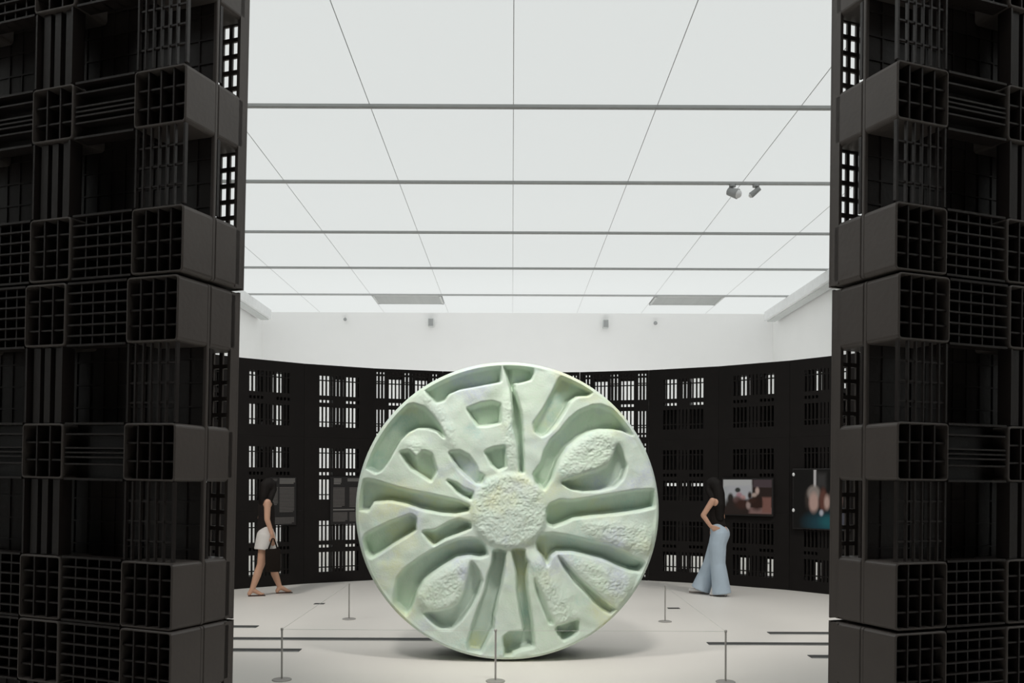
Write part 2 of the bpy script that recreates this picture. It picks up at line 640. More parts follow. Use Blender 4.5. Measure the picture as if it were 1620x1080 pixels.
# the two stacks that flank the opening: outer layer shows its ribbed underside, inner layer its deck
outer_p, outer_used = jamb_pallet(False), [False]
inner_p, inner_used = jamb_pallet(True), [False]
YAW = R(21)
for side, cx, cy, lean, word in ((-1, -1.023, 2.75, R(1.0), 'left'), (1, 1.161, 2.735, R(0.35), 'right')):
    along = Vector((side * math.cos(YAW), math.sin(YAW), 0))          # away from the opening
    inward = Vector((-side * math.sin(YAW), math.cos(YAW), 0))
    rz = -YAW if side < 0 else YAW
    for r in range(3):
        z = ROWZ[r]
        jig = (0, .006, -.004)[r]
        shift = Vector(((z - 1.56) * math.sin(lean), 0, 0))
        for layer, proto, used in ((0, outer_p, outer_used), (1, inner_p, inner_used)):
            p = Vector((cx, cy, 0)) + along * (S / 2 + jig) + inward * (layer * (T + .004) - (.010, .004, 0)[r]) + shift
            p.z = z + .004 + (.006 if side < 0 and r == 0 else 0)
            q = Matrix.Rotation(lean, 3, 'Y') @ Matrix.Rotation(rz, 3, 'Z')
            lab = ('black plastic pallet, %s of the stack left of the opening, ribbed underside outwards' if side < 0 else
                   'black plastic pallet, %s of the stack right of the opening, ribbed underside outwards') % ROWS[r]
            if layer:
                lab = 'black plastic pallet, inner layer of the %s stack at the opening, %s one' % (word, ROWS[r])
            place(proto, used, p, q.to_euler(), lab, 'pallets flanking the opening')

# the ring wall behind
RC = Vector((0.1, 8.9, 0))
RR = 5.62
ring_a, used_a = ring_pallet(False), [False]
ring_b, used_b = ring_pallet(True), [False]
PITCH = 11.25
ORD = ['first', 'second', 'third', 'fourth', 'fifth', 'sixth', 'seventh', 'eighth', 'ninth', 'tenth', 'eleventh', 'twelfth', 'thirteenth']


def ring_frame(deg, r=RR):
    """foot point on the inner face of the ring at an angle clockwise from the back, and the yaw that looks to the centre"""
    t = R(deg)
    return Vector((RC.x + r * math.sin(t), RC.y + r * math.cos(t), 0)), -t


apo = RR * math.cos(R(PITCH / 2))
cols = [21.3 + PITCH * (k + .5) for k in range(-16, 12)]
vis = [c for c in cols if -52 < c < 64]
ring_c, used_c = ring_pallet(False, False), [False]
for c in cols:
    p, rz = ring_frame(c, apo)
    fine = -23 < c < 21
    for r in range(3):
        if c in vis:
            lab = 'black slotted pallet, %s row of the curved rear wall, %s column from the left' % (ROWS[r], ORD[vis.index(c)])
            grp = 'pallets of the curved rear wall'
        else:
            side = [q for q in cols if q not in vis and (q > 0) == (c > 0)]
            k = side.index(c) if c < 0 else len(side) - 1 - side.index(c)
            lab = 'black slotted pallet, %s row, %s column from the %s entrance stack along the ring' % (ROWS[r], ORD[k], 'left' if c < 0 else 'right')
            grp = 'pallets in the sides of the ring wall'
        place(ring_b if fine else ring_a, used_b if fine else used_a, (p.x, p.y, ROWZ[r] + .003), (0, 0, rz), lab, grp)
    if c in vis and abs(c) > 35:
        p, rz = ring_frame(c, apo + T + .006)
        for r in range(3):
            place(ring_c, used_c, (p.x, p.y, ROWZ[r] + .003), (0, 0, rz),
                  'black open-framed pallet, outer layer behind %s row, %s column of the rear wall' % (ROWS[r], ORD[vis.index(c)]), 'outer layer of the rear wall')

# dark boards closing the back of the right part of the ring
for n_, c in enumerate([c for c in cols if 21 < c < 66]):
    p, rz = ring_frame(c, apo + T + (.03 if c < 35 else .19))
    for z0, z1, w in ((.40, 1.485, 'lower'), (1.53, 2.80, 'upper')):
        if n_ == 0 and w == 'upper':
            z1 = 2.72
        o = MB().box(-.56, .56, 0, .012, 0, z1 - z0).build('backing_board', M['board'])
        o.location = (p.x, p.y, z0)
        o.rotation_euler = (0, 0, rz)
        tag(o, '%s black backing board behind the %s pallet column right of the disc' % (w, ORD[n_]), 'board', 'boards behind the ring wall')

# ------------------------------------------------------------------ the carved disc
WR = 1.297
K = 1 / 182.7


def crop(n_, pts):
    ox, oy = ((550, 560), (790, 560), (550, 800), (790, 800))[n_ - 1]
    return [((ox + x / 4.155 - 804) * K, (808.5 - (oy + y / 4.155)) * K) for x, y in pts]


G = 720
EXT = 1.36
gx = np.linspace(-EXT, EXT, G)
GX, GY = np.meshgrid(gx, gx)          # GY grows upwards with the row
CELL = 2 * EXT / (G - 1)


def gauss(a, sig):
    r = int(3 * sig) + 1
    k = np.exp(-0.5 * (np.arange(-r, r + 1) / sig) ** 2)
    k /= k.sum()
    p = np.pad(a, r, mode='edge')
    out = sum(k[i] * p[i:i + a.shape[0], :] for i in range(2 * r + 1))
    return sum(k[i] * out[:, i:i + a.shape[1]] for i in range(2 * r + 1))


def mask_poly(pts):
    m = np.zeros((G, G), bool)
    n = len(pts)
    for i in range(n):
        (xa, ya), (xb, yb) = pts[i], pts[(i + 1) % n]
        if ya == yb:
            continue
        cond = (GY > min(ya, yb)) & (GY <= max(ya, yb))
        xi = xa + (GY - ya) * (xb - xa) / (yb - ya)
        m ^= cond & (GX < xi)
    return m


def down_ramp(m):
    """0 at the top edge of the region, 1 at its bottom edge, column by column"""
    t = np.zeros((G, G))
    for c in np.where(m.any(0))[0]:
        col = m[:, c].astype(int)
        d = np.diff(np.concatenate(([0], col, [0])))
        for a, b in zip(np.where(d == 1)[0], np.where(d == -1)[0]):
            t[a:b, c] = np.linspace(1, 0, b - a) if b - a > 1 else 0.5
    return t


def soft_noise(sig):
    z = gauss(rng.standard_normal((G, G)), sig)
    return z / z.std()


RECESS = [
    # crop, depth, share of depth that is slope, outline
    (1, .13, .5, [(520, 240), (600, 185), (700, 140), (850, 95), (1000, 70), (1000, 185), (850, 215), (740, 235), (670, 265), (640, 310), (590, 325), (545, 275)]),
    (1, .15, .5, [(135, 740), (190, 620), (250, 510), (320, 420), (380, 350), (450, 340), (520, 365), (570, 420), (620, 490), (650, 560), (600, 510), (540, 490), (470, 490), (410, 520), (360, 570), (320, 640), (290, 700), (240, 770), (210, 785)]),
    (1, .11, .5, [(365, 650), (420, 640), (470, 690), (510, 640), (560, 660), (580, 720), (595, 770), (560, 840), (500, 800), (440, 760), (400, 710)]),
    (1, .12, .4, [(790, 365), (880, 330), (950, 320), (1000, 335), (1000, 455), (930, 470), (860, 475), (820, 420)]),
    (1, .12, .4, [(905, 645), (960, 620), (1030, 610), (1040, 740), (990, 765), (950, 730)]),
    (1, .09, .6, [(675, 650), (740, 640), (800, 670), (850, 740), (860, 780), (900, 800), (890, 850), (850, 855), (790, 810), (740, 760), (700, 700)]),
    (1, .09, .5, [(660, 830), (720, 850), (770, 890), (830, 910), (820, 960), (780, 940), (730, 910), (690, 860)]),
    (1, .14, .5, [(100, 840), (160, 830), (240, 850), (330, 880), (430, 905), (540, 925), (640, 945), (740, 970), (805, 1000), (800, 1030), (720, 1050), (620, 1045), (500, 1020), (400, 985), (300, 965), (190, 975), (160, 1030), (90, 1020)]),
    (3, .15, .5, [(115, 250), (150, 190), (220, 150), (290, 115), (370, 85), (430, 60), (465, 80), (460, 160), (400, 200), (320, 250), (250, 300), (180, 340), (140, 300)]),
    (3, .12, .4, [(510, 170), (590, 165), (680, 110), (740, 90), (810, 110), (815, 145), (740, 180), (650, 215), (580, 260), (545, 225)]),
    (3, .16, .5, [(330, 680), (330, 580), (350, 480), (400, 410), (470, 360), (560, 300), (650, 255), (730, 225), (810, 215), (870, 220), (905, 260), (920, 320), (880, 335), (800, 325), (720, 340), (640, 390), (570, 440), (510, 490), (470, 560), (450, 620), (430, 680), (400, 720), (360, 700)]),
    (3, .10, .4, [(820, 360), (870, 430), (890, 490), (860, 580), (810, 670), (750, 750), (690, 805), (620, 800), (570, 760), (520, 700), (600, 690), (680, 670), (740, 640), (780, 560), (800, 460)]),
    (3, .15, .2, [(965, 300), (1000, 285), (1035, 300), (1030, 400), (1010, 520), (985, 620), (965, 720), (960, 800), (925, 870), (880, 960), (810, 970), (800, 900), (830, 780), (870, 660), (910, 560), (930, 450), (955, 380)]),
    (4, .14, .2, [(85, 290), (120, 280), (160, 290), (165, 340), (185, 370), (175, 450), (180, 560), (200, 680), (215, 780), (225, 920), (150, 935), (90, 960), (70, 1000), (35, 1000), (40, 960), (30, 860), (70, 830), (165, 820), (140, 700), (120, 560), (115, 440), (100, 370)]),
    (4, .12, .4, [(370, 795), (430, 770), (510, 745), (505, 820), (470, 850), (415, 880), (380, 830)]),
    (4, .14, .6, [(240, 240), (260, 190), (340, 180), (430, 195), (520, 215), (620, 240), (710, 255), (790, 290), (850, 330), (920, 360), (945, 395), (910, 430), (850, 425), (770, 395), (680, 350), (580, 325), (480, 300), (370, 300), (330, 330), (310, 390), (280, 330), (250, 290)]),
    (2, .15, .5, [(305, 1020), (330, 985), (390, 960), (470, 965), (600, 945), (740, 920), (880, 895), (1015, 890), (1000, 1000), (900, 1025), (760, 1045), (600, 1060), (480, 1075), (430, 1100), (350, 1130), (310, 1110)]),
    (2, .15, .5, [(220, 790), (270, 720), (290, 640), (330, 570), (390, 510), (450, 430), (510, 380), (590, 345), (650, 340), (720, 365), (790, 395), (840, 450), (860, 530), (800, 500), (730, 490), (650, 490), (570, 510), (500, 550), (430, 610), (380, 690), (350, 770), (330, 830), (290, 890), (240, 850)]),
    (2, .10, .4, [(760, 590), (790, 650), (820, 730), (790, 820), (740, 870), (640, 895), (540, 900), (460, 885), (400, 845), (430, 830), (520, 800), (620, 770), (700, 730), (735, 670)]),
    (2, .13, .4, [(380, 170), (430, 130), (500, 150), (570, 200), (610, 235), (570, 270), (500, 275), (450, 310), (420, 370), (370, 450), (310, 520), (270, 540), (225, 510), (220, 460), (280, 370), (330, 280)]),
    (2, .12, .2, [(25, 75), (205, 75), (215, 130), (200, 170), (130, 190), (95, 190), (90, 240), (110, 300), (135, 380), (145, 480), (150, 600), (155, 780), (130, 780), (120, 600), (90, 480), (85, 330), (75, 250), (55, 170)]),
    (4, .08, .3, [(375, 320), (430, 380), (490, 450), (560, 520), (640, 590), (710, 650), (770, 690), (740, 715), (680, 690), (620, 640), (550, 560), (480, 490), (420, 410)]),
    (4, .05, .3, [(225, 470), (260, 540), (300, 640), (350, 770), (325, 770), (275, 650), (235, 550)]),
]
BUMP = [
    (3, .050, [(810, 335), (720, 380), (610, 440), (520, 510), (470, 600), (500, 650), (560, 690), (660, 680), (740, 640), (780, 540), (800, 440)]),
    (2, .055, [(380, 830), (360, 770), (400, 690), (470, 600), (560, 530), (650, 500), (730, 520), (770, 570), (740, 660), (700, 730), (600, 775), (480, 810)]),
    (1, .045, [(400, 600), (450, 560), (520, 580), (550, 640), (500, 700), (450, 710), (410, 660)]),
    (4, .040, [(190, 340), (270, 330), (350, 470), (430, 600), (510, 740), (370, 790), (300, 640), (240, 500)]),
    (4, .030, [(420, 340), (540, 350), (680, 400), (860, 460), (830, 600), (760, 660), (640, 560), (520, 460)]),
    (4, .030, [(520, 90), (700, 100), (960, 130), (990, 280), (930, 330), (760, 250), (560, 200)]),
    (2, .035, [(30, 330), (80, 240), (100, 400), (85, 760), (60, 770), (30, 600)]),
    (1, .035, [(540, 250), (600, 330), (700, 500), (720, 640), (650, 560), (560, 400), (500, 300)]),
]
H = np.zeros((G, G))
rough = np.zeros((G, G))
for n_, d, k, pts in RECESS:
    m = mask_poly(crop(n_, pts))
    t = down_ramp(m)
    H -= np.where(m, d * 1.45 * ((1 - k) + k * t), 0)
for n_, h, pts in BUMP:
    m = mask_poly(crop(n_, pts)).astype(float)
    s1 = gauss(m, 9)
    H += h * np.clip(s1 * 1.15, 0, 1)
    rough = np.maximum(rough, gauss(m, 11))
hub = ((GX - (806 - 804) * K) ** 2 + (GY - (808.5 - 808) * K) ** 2) < (58 * K) ** 2
hubs = gauss(hub.astype(float), 4)
H += .035 * hubs
rough = np.maximum(rough, hubs)
H = gauss(H, 2.3)
H += rough * (.0019 * soft_noise(1.5) + .0013 * soft_noise(4) + .003 * soft_noise(14))
H += .0035 * soft_noise(9) + .007 * soft_noise(32)
edge = np.clip((np.sqrt(GX ** 2 + GY ** 2) - 1.235) / .02, 0, 1)
H *= 1 - edge


def sample(x, y):
    fx = (x + EXT) / CELL
    fy = (y + EXT) / CELL
    i = np.clip(fx.astype(int), 0, G - 2)
    j = np.clip(fy.astype(int), 0, G - 2)
    u, v = fx - i, fy - j
    return (H[j, i] * (1 - u) * (1 - v) + H[j, i + 1] * u * (1 - v) + H[j + 1, i] * (1 - u) * v + H[j + 1, i + 1] * u * v)


N = 430
a = np.linspace(-1, 1, N + 1)
A, Bq = np.meshgrid(a, a)
r_ = np.where(np.abs(A) > np.abs(Bq), A, Bq)
with np.errstate(divide='ignore', invalid='ignore'):
    ph = np.where(np.abs(A) > np.abs(Bq), (math.pi / 4) * (Bq / np.where(A == 0, 1, A)),
                  math.pi / 2 - (math.pi / 4) * (A / np.where(Bq == 0, 1, Bq)))
FR = 1.255
DX = FR * r_ * np.cos(ph)
DZ = FR * r_ * np.sin(ph)
DH = sample(DX, DZ)
verts = np.stack([DX.ravel(), -DH.ravel(), DZ.ravel()], 1)
idx = np.arange((N + 1) * (N + 1)).reshape(N + 1, N + 1)
quads = np.stack([idx[:-1, :-1], idx[:-1, 1:], idx[1:, 1:], idx[1:, :-1]], -1).reshape(-1, 4)
me = bpy.data.meshes.new('carved_face')
me.vertices.add(len(verts))
me.vertices.foreach_set('co', verts.astype(np.float32).ravel())
me.loops.add(quads.size)
me.loops.foreach_set('vertex_index', quads.astype(np.int32).ravel())
me.polygons.add(len(quads))
me.polygons.foreach_set('loop_start', np.arange(0, quads.size, 4, dtype=np.int32))
me.update(calc_edges=True)
me.validate()
me.shade_smooth()
me.materials.append(M['sculpt'])
disc = empty('carved_disc', (-0.03, 7.74, 0))
disc.rotation_euler = (0, 0, R(2.0))
tag(disc, 'huge pale green carved stone disc standing on edge in the middle of the hall', 'sculpture')
face = link('carved_face', me, disc)
face.location = (0, 0, WR)
face.scale = (1.02, 1, 1)
# chamfer and drum, turned about the y axis
prof = [(FR, 0.0), (1.270, .006), (1.283, .045), (WR, .13)]
mb = MB()
n = 160
for r, y in prof:
    for i in range(n):
        t = 2 * math.pi * i / n
        mb.v.append((r * math.cos(t), y, r * math.sin(t)))
for k in range(len(prof) - 1):
    for i in range(n):
        j = (i + 1) % n
        mb.f.append((k * n + i, k * n + j, (k + 1) * n + j, (k + 1) * n + i))
o = mb.build('rim_bevel', M['sculpt'], disc, True)
o.location = (0, 0, WR)
o.scale = (1.02, 1, 1)
prof = [(WR, .13), (WR - .002, .30), (WR - .004, .62), (WR - .03, .72), (WR - .3, .74), (.2, .74)]
mb = MB()
for r, y in prof:
    for i in range(n):
        t = 2 * math.pi * i / n
        mb.v.append((r * math.cos(t), y, r * math.sin(t)))
for k in range(len(prof) - 1):
    for i in range(n):
        j = (i + 1) % n
        mb.f.append((k * n + i, k * n + j, (k + 1) * n + j, (k + 1) * n + i))
mb.f.append(tuple((len(prof) - 1) * n + i for i in range(n)))
o = mb.build('drum', M['drum'], disc, True)
o.location = (0, 0, WR)
o.scale = (1.02, 1, 1)

# ------------------------------------------------------------------ barrier posts and cord
post_me = MB().lathe([(.0075, .012), (.0075, .385), (.0075, .39)], 12).mesh('pole', M['steel'], False)
base_me = MB().lathe([(.075, .0), (.075, .006), (.07, .009), (.02, .012)], 28).mesh('base', M['steel'])
cap_me = MB().lathe([(.0085, .386), (.011, .389), (.011, .402), (.008, .406)], 12).mesh('cap', M['steel'])
POSTS = [((447 - 810) / F * 7.02, 7.02, 'left front'), ((785 - 810) / F * 7.0, 7.0, 'middle front'),
         ((1149 - 810) / F * 7.0, 7.0, 'right front'), ((553 - 810) / F * 10.1, 10.1, 'left rear'), ((1053 - 810) / F * 10.0, 10.0, 'right rear')]
DESC = {'left front': 'left of the green disc, nearest the camera on that side', 'middle front': 'in front of the bottom of the green disc',
        'right front': 'right of the green disc, nearest the camera on that side', 'left rear': 'farther back, left of the green disc',
        'right rear': 'farther back, right of the green disc'}
post_obj = []
for x, y, w in POSTS:
    t = tag(empty('barrier_post', (x, y, 0)), 'thin low grey barrier post ' + DESC[w], 'barrier post', 'barrier posts around the disc')
    post_obj.append(t)
    link('base', base_me, t)
    link('pole', post_me, t)
    link('cap', cap_me, t)


pz = .395
for a_, b_, off in ((0, 1, (.012, 0, 0)), (1, 2, (.012, 0, 0)), (3, 0, (0, -.012, 0)), (4, 2, (0, -.012, 0))):
    pa, pb = Vector(POSTS[a_][:2] + (pz,)), Vector(POSTS[b_][:2] + (pz,))
    base = Vector(POSTS[a_][:2] + (0,))
    MB().tube(pa + Vector(off) - base, pb - Vector(off) - base, .0014, n=6).build('cord', M['cord'], post_obj[a_])


# ------------------------------------------------------------------ people
def solid(mb, name, mat, parent, voxel=.009, smooth=6):
    """capsules fused into one continuous skin"""
    o = mb.build(name, mat, parent, True)
    rm = o.modifiers.new('fuse', 'REMESH')
    rm.mode = 'VOXEL'
    rm.voxel_size = voxel
    rm.use_smooth_shade = True
    sm = o.modifiers.new('soften', 'SMOOTH')
    sm.factor = 0.5
    sm.iterations = smooth
    return o


def chain(mb, pts):
    for (a_, ra), (b_, rb) in zip(pts[:-1], pts[1:]):
        mb.cone_sphere(a_, b_, ra, rb)


def hand(mb, wrist, d, palm_n, sgn):
    """wrist point, pointing direction, palm normal; five bent fingers"""
    d = Vector(d).normalized()
    pn = Vector(palm_n).normalized()
    side = d.cross(pn).normalized() * sgn
    w = Vector(wrist)
    for k in (-1, 0, 1):
        mb.cone_sphere(w + side * .012 * k, w + d * .075 + side * .021 * k, .016, .013, 8)
    for k, L in zip((-1.5, -.5, .5, 1.5), (.062, .072, .067, .052)):
        p0 = w + d * .078 + side * (.0165 * k)
        p1 = p0 + d * (L * .5) + pn * .008
        p2 = p1 + (d * .75 + pn * .65).normalized() * (L * .5)
        mb.cone_sphere(p0, p1, .0088, .008, 8)
        mb.cone_sphere(p1, p2, .008, .0068, 8)
    t0 = w + d * .025 - side * .024
    t1 = t0 + (d * .7 - side * .6 + pn * .2).normalized() * .034
    t2 = t1 + (d * .9 - side * .1 + pn * .3).normalized() * .028
    mb.cone_sphere(t0, t1, .0115, .0095, 8)
    mb.cone_sphere(t1, t2, .0095, .008, 8)


def head(mb, c, tilt=0.0):
    """a head looking to +x, centre c"""
    c = Vector(c)
    mb.sphere(c + Vector((-.012, 0, .022)), .083, 18, (1.08, .90, 1.06))
    mb.cone_sphere(c + Vector((.022, 0, -.02)), c + Vector((.048, 0, -.083)), .062, .032, 14)
    mb.cone_sphere(c + Vector((.084, 0, .005)), c + Vector((.101, 0, -.028)), .009, .0135, 8)      # nose
    mb.cone_sphere(c + Vector((.078, -.012, -.058)), c + Vector((.078, .012, -.058)), .010, .010, 8)  # mouth
    for s_ in (-1, 1):
        mb.cone_sphere(c + Vector((-.005, s_ * .078, .012)), c + Vector((.002, s_ * .077, -.022)), .013, .009, 8)  # ears
        mb.cone_sphere(c + Vector((.066, s_ * .045, .024)), c + Vector((.078, s_ * .015, .026)), .010, .010, 8)     # brow


def turned(mb, start, c, ang):
    m = Matrix.Rotation(ang, 3, 'Z')
    c = Vector((c[0], c[1], 0))
    mb.v[start:] = [tuple(m @ (Vector(v) - c) + c) for v in mb.v[start:]]
    return mb


def face_parts(root, c, ang=0):
    c = Vector(c)
    for s_ in (-1, 1):
        MB().sphere(c + Vector((.073, s_ * .030, .006)), .0105, 10, (.8, 1.2, .8)).turn(c, ang).build('eye', M['eye'], root, True)
    MB().sphere(c + Vector((.087, 0, -.058)), .008, 10, (.6, 2.4, .8)).turn(c, ang).build('lips', M['lip'], root, True)


def foot(mb, ankle, d, flat=True, drop=.0):
    """bare foot under an ankle, toes along d"""
    a_ = Vector(ankle)
    d = Vector(d).normalized()
    heel = a_ - d * .035 + Vector((0, 0, -.045))
    ball = a_ + d * .11 + Vector((0, 0, -.055 - drop))
    mb.cone_sphere(a_, heel, .036, .028, 10)
    mb.cone_sphere(a_ + d * .01, ball, .034, .024, 10)
    side = d.cross(Vector((0, 0, 1))).normalized()
    for k in range(-2, 3):
        p = ball + side * (.014 * k)
        mb.cone_sphere(p, p + d * (.052 - .006 * abs(k + .6)), .012, .009, 8)
    return heel, ball


def shoe_sole(root, heel, ball, d, name='sandal', mat=None):
    mb = MB()
    d = Vector(d).normalized()
    h_, b_ = Vector(heel), Vector(ball)
    side = d.cross(Vector((0, 0, 1))).normalized()
    for k in (-1, 1):
        mb.cone_sphere(h_ + Vector((0, 0, -.030)) + side * .008 * k - d * .008, b_ + Vector((0, 0, -.024)) + side * .02 * k + d * .055, .0085, .0085, 8)
    o = mb.build(name, mat or M['sole'], root, True)
    return o


# --- woman walking to the right, at the left of the hall; local +x is her heading
w1 = empty('person', (-3.31, 12.2, 0), R(26))
tag(w1, 'person in black top and white shorts walking right, carrying a dark bag', 'person')
body = MB()
hd = Vector((.03, 0, 1.452))
head(body, hd)
turned(body, 0, hd, R(38))
chain(body, [((-.005, 0, 1.36), .048), ((-.015, 0, 1.27), .05)])
chain(body, [((-.02, -.10, 1.235), .062), ((-.02, .10, 1.235), .062)])
chain(body, [((-.02, 0, 1.20), .10), ((-.015, 0, 1.05), .10), ((-.02, 0, .92), .105), ((-.02, 0, .80), .125)])
chain(body, [((-.02, -.07, .80), .10), ((-.02, .07, .80), .10)])
# right arm (towards the camera), hanging; left arm a little back
chain(body, [((-.03, -.155, 1.255), .047), ((-.04, -.185, 1.03), .038), ((0.025, -.20, .83), .027)])
hand(body, (0.03, -.20, .815), (.12, 0, -1), (0, 1, 0), 1)
chain(body, [((-.03, .155, 1.255), .047), ((-.06, .185, 1.03), .038), ((.02, .19, .85), .027)])
hand(body, (.025, .19, .83), (.15, 0, -1), (0, -1, 0), -1)
# legs
chain(body, [((-.04, -.075, .76), .085), ((-.10, -.08, .42), .053), ((-.115, -.08, .38), .050), ((-.15, -.08, .28), .053), ((-.215, -.08, .085), .033)])
hl1, bl1 = foot(body, (-.215, -.08, .085), (1, -.05, 0))
chain(body, [((.01, .075, .76), .085), ((.09, .08, .42), .053), ((.10, .08, .38), .050), ((.115, .08, .28), .053), ((.185, .08, .085), .033)])
hl2, bl2 = foot(body, (.185, .08, .085), (1, .05, 0))
solid(body, 'body', M['skin'], w1, .0075, 4)
face_parts(w1, hd, R(38))
mb = MB()
mb.sphere(hd + Vector((-.020, 0, .035)), .098, 18, (1.06, .98, 1.02))
chain(mb, [(hd + Vector((-.06, 0, .02)), .085), (hd + Vector((-.085, 0, -.10)), .075), (hd + Vector((-.095, 0, -.22)), .06), (hd + Vector((-.10, 0, -.34)), .04)])
for s_ in (-1, 1):
    chain(mb, [(hd + Vector((.02, s_ * .06, .055)), .038), (hd + Vector((.025, s_ * .072, -.03)), .034), (hd + Vector((-.02, s_ * .08, -.12)), .034), (hd + Vector((-.05, s_ * .085, -.2)), .028)])
turned(mb, 0, hd, R(20))
solid(mb, 'hair', M['hair'], w1, .009, 4)
mb = MB()
chain(mb, [((-.02, -.095, 1.245), .064), ((-.02, .095, 1.245), .064)])
chain(mb, [((-.02, 0, 1.20), .112), ((-.012, 0, 1.05), .113), ((-.02, 0, .92), .118), ((-.02, 0, .84), .135)])
solid(mb, 'top', M['black_cloth'], w1, .009, 4)
mb = MB()
chain(mb, [((-.02, -.06, .85), .098), ((-.02, .06, .85), .098)])
mb.sphere((-.03, -.06, .80), .125, 16).sphere((-.01, .06, .80), .125, 16)
mb.tube((-.035, -.07, .82), (-.065, -.08, .615), .118, .126, 24)
mb.tube((-.01, .07, .82), (.04, .08, .615), .118, .126, 24)
solid(mb, 'shorts', M['white_cloth'], w1, .009, 4)
shoe_sole(w1, hl1, bl1, (1, -.05, 0))
shoe_sole(w1, hl2, bl2, (1, .05, 0))
bag = empty('tote_bag', (-3.31 + .13, 12.2 - .20, .33), R(26))
mb = MB().box(-.10, .10, -.03, .03, 0, .31, .02)
mb.build('bag_body', M['bag'], bag, True)
mb = MB()
for s_ in (-1, 1):
    mb.tube((-.06, s_ * .03, .30), (-.012, s_ * .012, .445), .006, n=8)
    mb.tube((.06, s_ * .03, .30), (.012, s_ * .012, .445), .006, n=8)
    mb.tube((-.012, s_ * .012, .445), (.012, s_ * .012, .445), .006, n=8)
mb.build('handle', M['bag'], bag)
tag(bag, 'dark brown bag hanging from the hand of the walker in white shorts', 'bag')

# --- woman in wide jeans at the right, heading left: local +x is turned to world -x
w2 = empty('person', (2.79, 12.35, 0), R(180 - 24))
tag(w2, 'person in dark sleeveless top and wide pale blue jeans walking left before the screen', 'person')
hd = Vector((.045, 0, 1.485))
body = MB()
head(body, hd)
turned(body, 0, hd, R(-38))
chain(body, [((.01, 0, 1.39), .048), ((-.01, 0, 1.30), .05)])
chain(body, [((-.02, -.10, 1.275), .06), ((-.02, .10, 1.275), .06)])
chain(body, [((-.02, 0, 1.23), .098), ((-.01, 0, 1.10), .095), ((-.02, 0, .98), .10), ((-.05, 0, .86), .125)])
# her left arm is towards the camera (local +y): elbow forward, hand at the waist
chain(body, [((.01, .155, 1.295), .044), ((.125, .20, 1.10), .035), ((.03, .175, .955), .026)])
hand(body, (.025, .172, .95), (-.9, -.12, -.35), (0, -1, 0), 1)
chain(body, [((-.03, -.155, 1.295), .044), ((-.06, -.19, 1.06), .035), ((.02, -.19, .88), .026)])
hand(body, (.022, -.19, .865), (.1, 0, -1), (0, 1, 0), 1)
for ank, d in (((-.12, .07, .085), (1, 0, 0)), ((.20, -.08, .125), (1, 0, .1))):
    chain(body, [((-.03, ank[1], .80), .085), ((ank[0] * .4, ank[1], .45), .055), (ank, .034)])
hl1, bl1 = foot(body, (-.12, .07, .085), (1, 0, 0))
hl2, bl2 = foot(body, (.20, -.08, .10), (1, 0, 0))
solid(body, 'body', M['skin'], w2, .0075, 4)
face_parts(w2, hd, R(-38))
mb = MB()
mb.sphere(hd + Vector((-.020, 0, .035)), .098, 18, (1.06, .98, 1.02))
chain(mb, [(hd + Vector((-.06, 0, .02)), .088), (hd + Vector((-.10, 0, -.10)), .085), (hd + Vector((-.125, .02, -.25)), .08), (hd + Vector((-.13, .02, -.42)), .06)])
for s_ in (-1, 1):
    chain(mb, [(hd + Vector((.02, s_ * .06, .055)), .040), (hd + Vector((.025, s_ * .075, -.03)), .036), (hd + Vector((-.03, s_ * .085, -.13)), .036), (hd + Vector((-.07, s_ * .09, -.26)), .034)])
turned(mb, 0, hd, R(-20))
solid(mb, 'hair', M['hair'], w2, .009, 4)
mb = MB()
chain(mb, [((-.02, -.095, 1.28), .060), ((-.02, .095, 1.28), .060)])
chain(mb, [((-.02, 0, 1.23), .110), ((-.01, 0, 1.10), .106), ((-.02, 0, .98), .112), ((-.03, 0, .93), .118)])
solid(mb, 'top', M['black_cloth'], w2, .009, 4)
mb = MB()
chain(mb, [((-.035, -.05, .905), .098), ((-.035, .05, .905), .098)])
chain(mb, [((-.07, .065, .84), .122), ((-.045, .075, .70), .120), ((-.05, .075, .45), .104)])
mb.tube((-.05, .075, .46), (-.105, .07, .035), .100, .128, 24)
chain(mb, [((-.07, -.065, .84), .118), ((.0, -.075, .66), .115), ((.08, -.08, .42), .100)])
mb.tube((.076, -.08, .43), (.215, -.08, .06), .096, .135, 24)
solid(mb, 'jeans', M['denim'], w2, .009, 4)
for h_, b_ in ((hl1, bl1), (hl2, bl2)):
    m2 = MB()
    for k in (-1, 1):
        m2.cone_sphere(h_ + Vector((0, .012 * k, -.004)), b_ + Vector((.045, .018 * k, 0)), .026, .022, 10)
    m2.build('shoe', M['shoe'], w2, True)
    shoe_sole(w2, h_, b_, (1, 0, 0), 'shoe_sole')


# ------------------------------------------------------------------ panels and screens on the ring wall
def mount(x, zc, off=0.0):
    """point on the ring's inner face that the photograph shows at column x, with the yaw of the pallet there"""
    best = None
    for c in cols:
        p, rz = ring_frame(c, apo)
        t = Vector((math.cos(rz), math.sin(rz), 0))
        # solve p + s t on the ray (x-810)/F
        k = (x - 810) / F
        den = t.x - k * t.y
        if abs(den) < 1e-6:
            continue
        s_ = (k * p.y - p.x) / den
        pos = p + t * s_
        if abs(s_) <= .56 and pos.y > 9 and (best is None or abs(s_) < best[0]):
            best = (abs(s_), pos, rz)
    _, pos, rz = best
    inw = Vector((math.sin(rz), -math.cos(rz), 0))
    pos = pos + inw * off
    pos.z = zc
    return pos, rz


